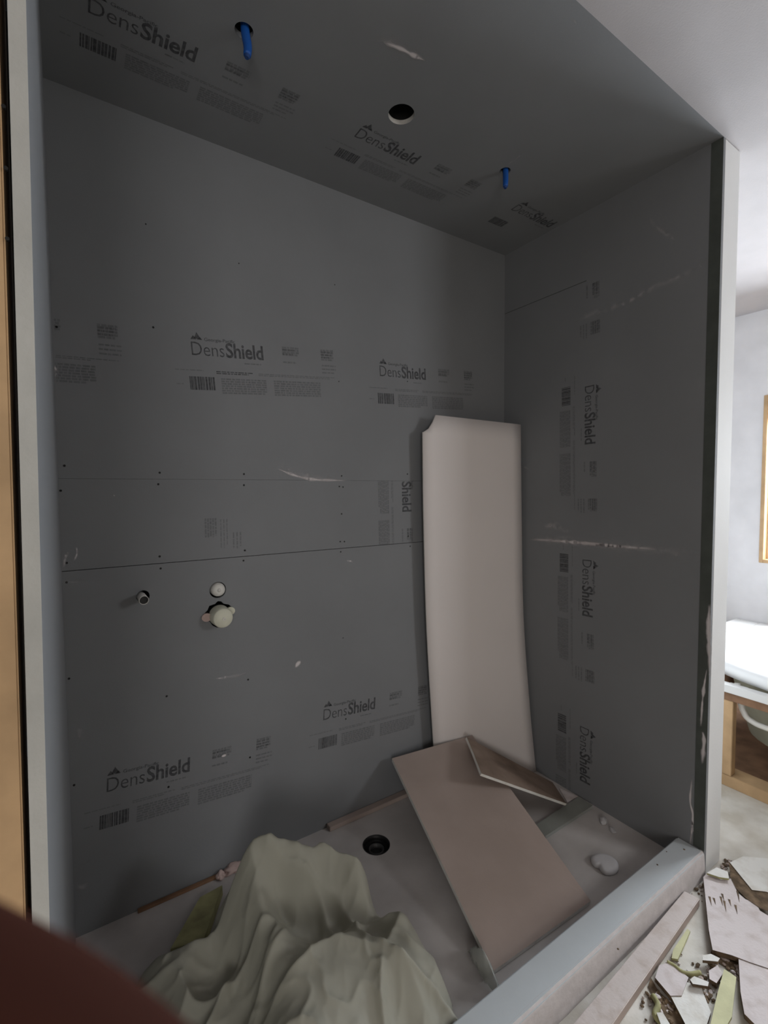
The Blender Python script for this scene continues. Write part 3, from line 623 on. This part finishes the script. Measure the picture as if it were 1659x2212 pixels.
rings = [[bm.verts.new(p) for p in sup(tcx, tcy, a, b, z)] for a, b, z in prof]
for r1, r2 in zip(rings, rings[1:]):
    for i in range(48): bm.faces.new((r1[i], r1[(i+1) % 48], r2[(i+1) % 48], r2[i]))
bm.faces.new(rings[-1]); link('shell_underside', bm, 'tubu', tub, smooth=True)['label'] = 'greenish grey underside of the tub shell'
bm = bmesh.new(); tube(bm, smoothpts([(2.47, .165, .43), (2.465, .150, .36), (2.462, .135, .315), (2.462, .105, .285), (2.462, .0, .275), (2.462, -.5, .27)], 6), .012, 16); link('supply_pipe', bm, 'pipe', tub, smooth=True)['label'] = 'white bent pipe under the rim'
bm = bmesh.new(); box(bm, (2.45, .125, .36), (2.49, .20, .42), .004); link('pipe_fitting', bm, 'pipe', tub)
bm = bmesh.new(); lathe(bm, [(.008, 0), (.008, .004)], (2.965-.30, YE-.10, .38), (0, -1, 0), 16); link('overflow', bm, 'greym', tub)
XT = 2.398
fr = empty('tub_deck_frame', (XT, -.4, ZF), 'open wooden frame with a white deck edge carrying the bathtub', 'tub frame')
bm = bmesh.new()
for a, b in (((XT-.01, -1.4, .405), (XT+.032, .60, .438)), ((XT+.032, YE+.05, .405), (XF-.002, .60, .438)), ((3.54, -1.4, .405), (XF-.002, YE+.05, .438))): box(bm, a, b, .002)
link('deck_board', bm, 'white', fr)
def fb(a, b, m='woodp'):
    bm = bmesh.new(); box(bm, a, b, .002); return bm, m
for nm, a, b, m in (('top_rail', (XT, -1.4, .368), (XT+.04, .60, .404), 'woodb'), ('bottom_plate', (XT, -1.4, ZF), (XT+.09, .60, .034), 'wood'), ('stud', (XT, .152, .035), (XT+.04, .190, .367), 'wood'), ('stud', (XT, -.45, .035), (XT+.04, -.412, .367), 'wood'), ('stud', (XT, .56, .035), (XT+.04, .598, .367), 'wood'), ('side_panel', (XT+.2, .56, ZF), (XF-.01, .58, .404), 'woodb')):
    bm = bmesh.new(); box(bm, a, b, .002); link(nm, bm, m, fr)
bm = bmesh.new(); box(bm, (XT+.10, -1.4, ZF), (XF-.01, .55, ZF+.006)); tag(link('subfloor_sheet', bm, 'woodb'), 'brown subfloor sheet inside the frame under the bathtub', 'subfloor')

# ------------------------------------------------------------ rubble outside the curb
pA, pB, pC, pD = on(2, .012, 1512, 1940), on(2, .012, 1478, 1924), on(2, .012, 1237, 2212), on(2, .012, 1338, 2212)
dL = (pC-pB).normalized(); pC2 = pC+dL*.35; pD2 = pD+dL*.35
bm = bmesh.new(); prism(bm, [pA, pB, pC2, pD2], (0, 0, -.0275), 0, 1); bmesh.ops.bevel(bm, geom=bm.edges[:], offset=.002, segments=2, affect='EDGES')
tag(link('wood_plank', bm, ['plank', 'kraft']), 'long dusty plank lying on the floor against the outside of the curb', 'plank')
def c4(x, y): return (1159+x/3.318, 1750+y/3.318)
def piece(name, pts, z, th, m, me_, label, cat, group=None, tilt=0):
    q = [on(2, z, *c4(*p)) for p in pts]
    c = sum(q, Vector())/len(q)
    for v in q: v.z += tilt*(v.x-c.x)
    bm = bmesh.new(); prism(bm, q, (0, 0, -th), 0, 1); return tag(link(name, bm, [m, me_]), label, cat, group)
Z1 = ZF+.001
piece('drywall_debris', [(1195, 480), (1240, 430), (1320, 500), (1395, 490), (1440, 590), (1500, 640), (1570, 655), (1600, 720), (1700, 780), (1740, 1160), (1530, 1090), (1400, 1040), (1262, 1002), (1235, 860)], Z1+.022, .013, 'drywall', 'dirt', 'largest pinkish drywall slab on the floor right of the plank, scored with dark marks', 'drywall debris', tilt=.0)
piece('drywall_debris', [(1448, 1066), (1530, 1092), (1760, 1170), (1800, 1640), (1620, 1590), (1490, 1460), (1462, 1300)], Z1+.020, .013, 'drywall', 'dirt', 'plain pinkish drywall slab in the bottom right corner of the floor', 'drywall debris')
piece('drywall_debris', [(1385, 375), (1480, 330), (1700, 350), (1760, 640), (1650, 585), (1545, 572), (1470, 480)], Z1+.026, .012, 'drywallw', 'dirt', 'white drywall slab behind the scored pinkish one, nearest the bathtub', 'drywall debris')
piece('drywall_debris', [(850, 1200), (880, 1110), (960, 1090), (1090, 1200), (1040, 1330), (960, 1330)], Z1+.016, .012, 'drywall', 'dirt', 'broken pinkish drywall scrap touching the long plank', 'drywall debris')
piece('drywall_debris', [(950, 1310), (1060, 1225), (1180, 1270), (1250, 1450), (1200, 1600), (1080, 1560)], Z1+.014, .010, 'drywallw', 'dirt', 'pale bluish drywall scrap between the plank and the broad yellow strip', 'drywall debris')
piece('yellow_strip', [(1080, 850), (1102, 866), (1012, 1068), (968, 1060), (980, 1000)], Z1+.012, .006, 'yellow', 'olive', 'short pale yellow strip near the far end of the plank', 'strip')
piece('yellow_strip', [(1345, 1138), (1432, 1196), (1400, 1480), (1330, 1600), (1240, 1560), (1300, 1300)], Z1+.020, .006, 'yellow', 'olive', 'broad pale yellow strip beside the bottom right drywall slab', 'strip')
piece('plaster_shard', [(1190, 1040), (1250, 1030), (1315, 1062), (1300, 1085), (1190, 1075)], Z1+.020, .008, 'drywallw', 'dirt', 'bright white shard just below the corner of the scored slab', 'plaster shard')
piece('plaster_shard', [(1100, 1215), (1130, 1190), (1235, 1232), (1228, 1262), (1120, 1245)], Z1+.026, .008, 'drywallw', 'dirt', 'thin white shard lying on the pale bluish scrap', 'plaster shard')
piece('plaster_shard', [(1235, 1150), (1300, 1110), (1330, 1180), (1290, 1240), (1240, 1210)], Z1+.018, .010, 'drywall', 'dirt', 'stubby grey shard left of the broad yellow strip', 'plaster shard')
piece('plaster_shard', [(1220, 450), (1290, 410), (1370, 440), (1380, 490), (1310, 480)], Z1+.034, .006, 'drywallw', 'olive', 'white shard on the scored slab at the foot of the partition', 'plaster shard')
piece('plaster_shard', [(860, 1450), (905, 1450), (960, 1540), (900, 1560)], Z1+.020, .006, 'drywallw', 'olive', 'slim white shard at the bottom edge beside the plank', 'plaster shard')
# twisted olive strapping
bm = bmesh.new(); tube(bm, smoothpts([on(2, Z1+.014, *c4(*p)) for p in ((935, 1090), (990, 1120), (1040, 1160), (1100, 1175), (1175, 1165))], 6), .0055, 8); bmesh.ops.scale(bm, vec=(1, 1, 1), verts=bm.verts)
tag(link('twisted_strap', bm, 'olive', smooth=True), 'twisted olive yellow strap lying beside the far half of the plank', 'strap')
bm = bmesh.new(); tube(bm, smoothpts([on(2, Z1+.008, *c4(*p)) for p in ((835, 1330), (870, 1400), (850, 1470), (905, 1540), (960, 1600))], 6), .007, 8)
tag(link('twisted_strap', bm, 'olive', smooth=True), 'second olive strap, curling out of the bottom edge beside the plank', 'strap')
# dark score marks on the large slab
sl = bpy.data.objects['drywall_debris']
for k, (x, y) in enumerate(((1270, 630), (1320, 620), (1345, 650), (1380, 640), (1425, 680), (1440, 580), (1330, 600), (1240, 620))):
    a0 = on(2, Z1+.0225, *c4(x, y)); a1 = on(2, Z1+.0225, *c4(x+18, y+50+16*(k % 3))); s_ = (a1-a0).cross(Vector((0, 0, 1))).normalized()*.0030
    bm = bmesh.new(); prism(bm, [a0-s_, a0+s_, a1+s_*.3], (0, 0, .0006)); link('score_mark', bm, 'dirt', sl)
# brown rubble dust with uncountable crumbs
bm = bmesh.new(); rg = random.Random(5)
for (x, y, sp, n) in ((1440, 500, 30, 26), (1560, 600, 40, 22), (1340, 1070, 45, 26), (1180, 560, 30, 18), (980, 1050, 40, 18), (1230, 1180, 70, 50), (880, 1350, 50, 40), (1300, 420, 40, 24), (900, 1480, 60, 30), (1450, 1180, 30, 16), (1330, 350, 15, 10), (1230, 1300, 50, 26), (300, 1360, 40, 12), (430, 1240, 30, 8), (160, 1500, 40, 20), (1640, 620, 30, 20)):
    for _ in range(n):
        p = on(2, Z1, *c4(x+rg.gauss(0, sp), y+rg.gauss(0, sp)))
        if p.y > -.012: p.y = -.012-rg.random()*.02
        e1 = Vector((pA.x-pD2.x, pA.y-pD2.y)).normalized(); sd_ = e1.x*(p.y-pD2.y)-e1.y*(p.x-pD2.x)
        if sd_ > -.008 and p.x < pA.x+.01: continue
        s = rg.uniform(.0015, .0065); g = bmesh.ops.create_icosphere(bm, subdivisions=1, radius=1)['verts']; rz = rg.random()*6
        mi = rg.choice((0, 0, 1, 2)); sv = (s*rg.uniform(.7, 1.8), s, s*.6)
        for v in g:
            c = Matrix.Rotation(rz, 3, 'Z')@Vector([v.co[i]*sv[i]*(1+.4*noise.noise(v.co*2+p*50)) for i in range(3)]); v.co = c+p+Vector((0, 0, sv[2]*.8))
        for f in {f for v in g for f in v.link_faces}: f.material_index = mi
tag(link('rubble_crumbs', bm, ['dirt', 'drywall', 'kraft']), 'scattered plaster and dirt crumbs between the drywall pieces outside the curb', 'rubble', kind='stuff')
def patch(pts, m, z, label):
    q = [on(2, z, *c4(*p)) for p in pts]; bm = bmesh.new(); prism(bm, q, (0, 0, -.0008)); return tag(link('dirt_patch', bm, m), label, 'dirt', kind='stuff')
patch([(1380, 380), (1420, 420), (1500, 520), (1560, 560), (1700, 600), (1760, 760), (1600, 700), (1500, 630), (1430, 560), (1390, 480)], 'dirt', Z1+.0235, 'brown dirt spread along the joint between white and scored slabs')
patch([(820, 1200), (870, 1290), (960, 1380), (1040, 1480), (1070, 1580), (960, 1580), (880, 1420), (800, 1260)], 'dirt', Z1+.002, 'brown dirt along the side of the plank at the bottom edge')
patch([(1255, 1000), (1450, 1060), (1450, 1140), (1350, 1120), (1240, 1050)], 'dirt', Z1+.002, 'brown dirt in the gap under the scored slab')

# ------------------------------------------------------------ photographer's hand, thumb edge close to the lens
def camp(x, y, z): return CAM+RT*x+UP*y+fw*z             # metres right / up / forward of the lens
def hand():
    e = []; V = []; R = []
    def add(p, r, par=None):
        V.append(p); R.append(r)
        if par is not None: e.append((par, len(V)-1))
        return len(V)-1
    wrist = add(Vector((-.125, -.085, -.030)), .026)
    arm1 = add(Vector((-.17, -.16, -.10)), .030, wrist); add(Vector((-.24, -.30, -.20)), .040, arm1)
    palm = add(Vector((-.105, -.050, -.004)), .024, wrist)
    palm2 = add(Vector((-.095, -.015, .008)), .020, palm)
    # forefinger lies across the back of the phone, its side edge enters the frame at the lower left
    b = add(Vector((-.083, -.030, .028)), .0125, palm)
    k1 = add(Vector((-.056, -.0385, .0400)), .0112, b); k2 = add(Vector((-.0325, -.0520, .0425)), .0104, k1); add(Vector((-.014, -.065, .0425)), .0088, k2)
    for i, (bx, by, bz) in enumerate(((-.090, -.004, .016), (-.092, .014, .012), (-.096, .030, .006))):
        f0 = add(Vector((bx, by, bz)), .010, palm2); L = (.045, .040, .033)[i]
        f1 = add(Vector((bx-.004+L*.15, by+.006, bz-.012-L*.3)), .009, f0)
        f2 = add(Vector((bx+L*.25, by+.007, bz-.022-L*.55)), .0082, f1); add(Vector((bx+L*.45, by+.005, bz-.026-L*.75)), .007, f2)
    t0 = add(Vector((-.108, -.064, -.022)), .0145, palm); t1 = add(Vector((-.088, -.070, -.045)), .012, t0); add(Vector((-.066, -.066, -.062)), .0095, t1)
    me = bpy.data.meshes.new('hand'); me.from_pydata([camp(*v)-CAM for v in V], e, [])
    o = bpy.data.objects.new('hand', me); sc.collection.objects.link(o); o.location = CAM
    sk = o.modifiers.new('skin', 'SKIN'); sk.use_smooth_shade = True
    for i, sv in enumerate(me.skin_vertices[0].data):
        sv.radius = (R[i], R[i]); sv.use_root = (i == 0)
    o.modifiers.new('sub', 'SUBSURF').levels = 2; o.modifiers['sub'].render_levels = 2
    bpy.context.view_layer.update()
    m2 = bpy.data.meshes.new_from_object(o.evaluated_get(bpy.context.evaluated_depsgraph_get())); o.modifiers.clear(); o.data = m2
    m2.materials.clear(); m2.materials.append(MT['skin']); m2.polygons.foreach_set('use_smooth', [True]*len(m2.polygons))
    return tag(o, "blurred brown finger of the photographer's hand poking into the bottom left corner", 'hand')
hand()
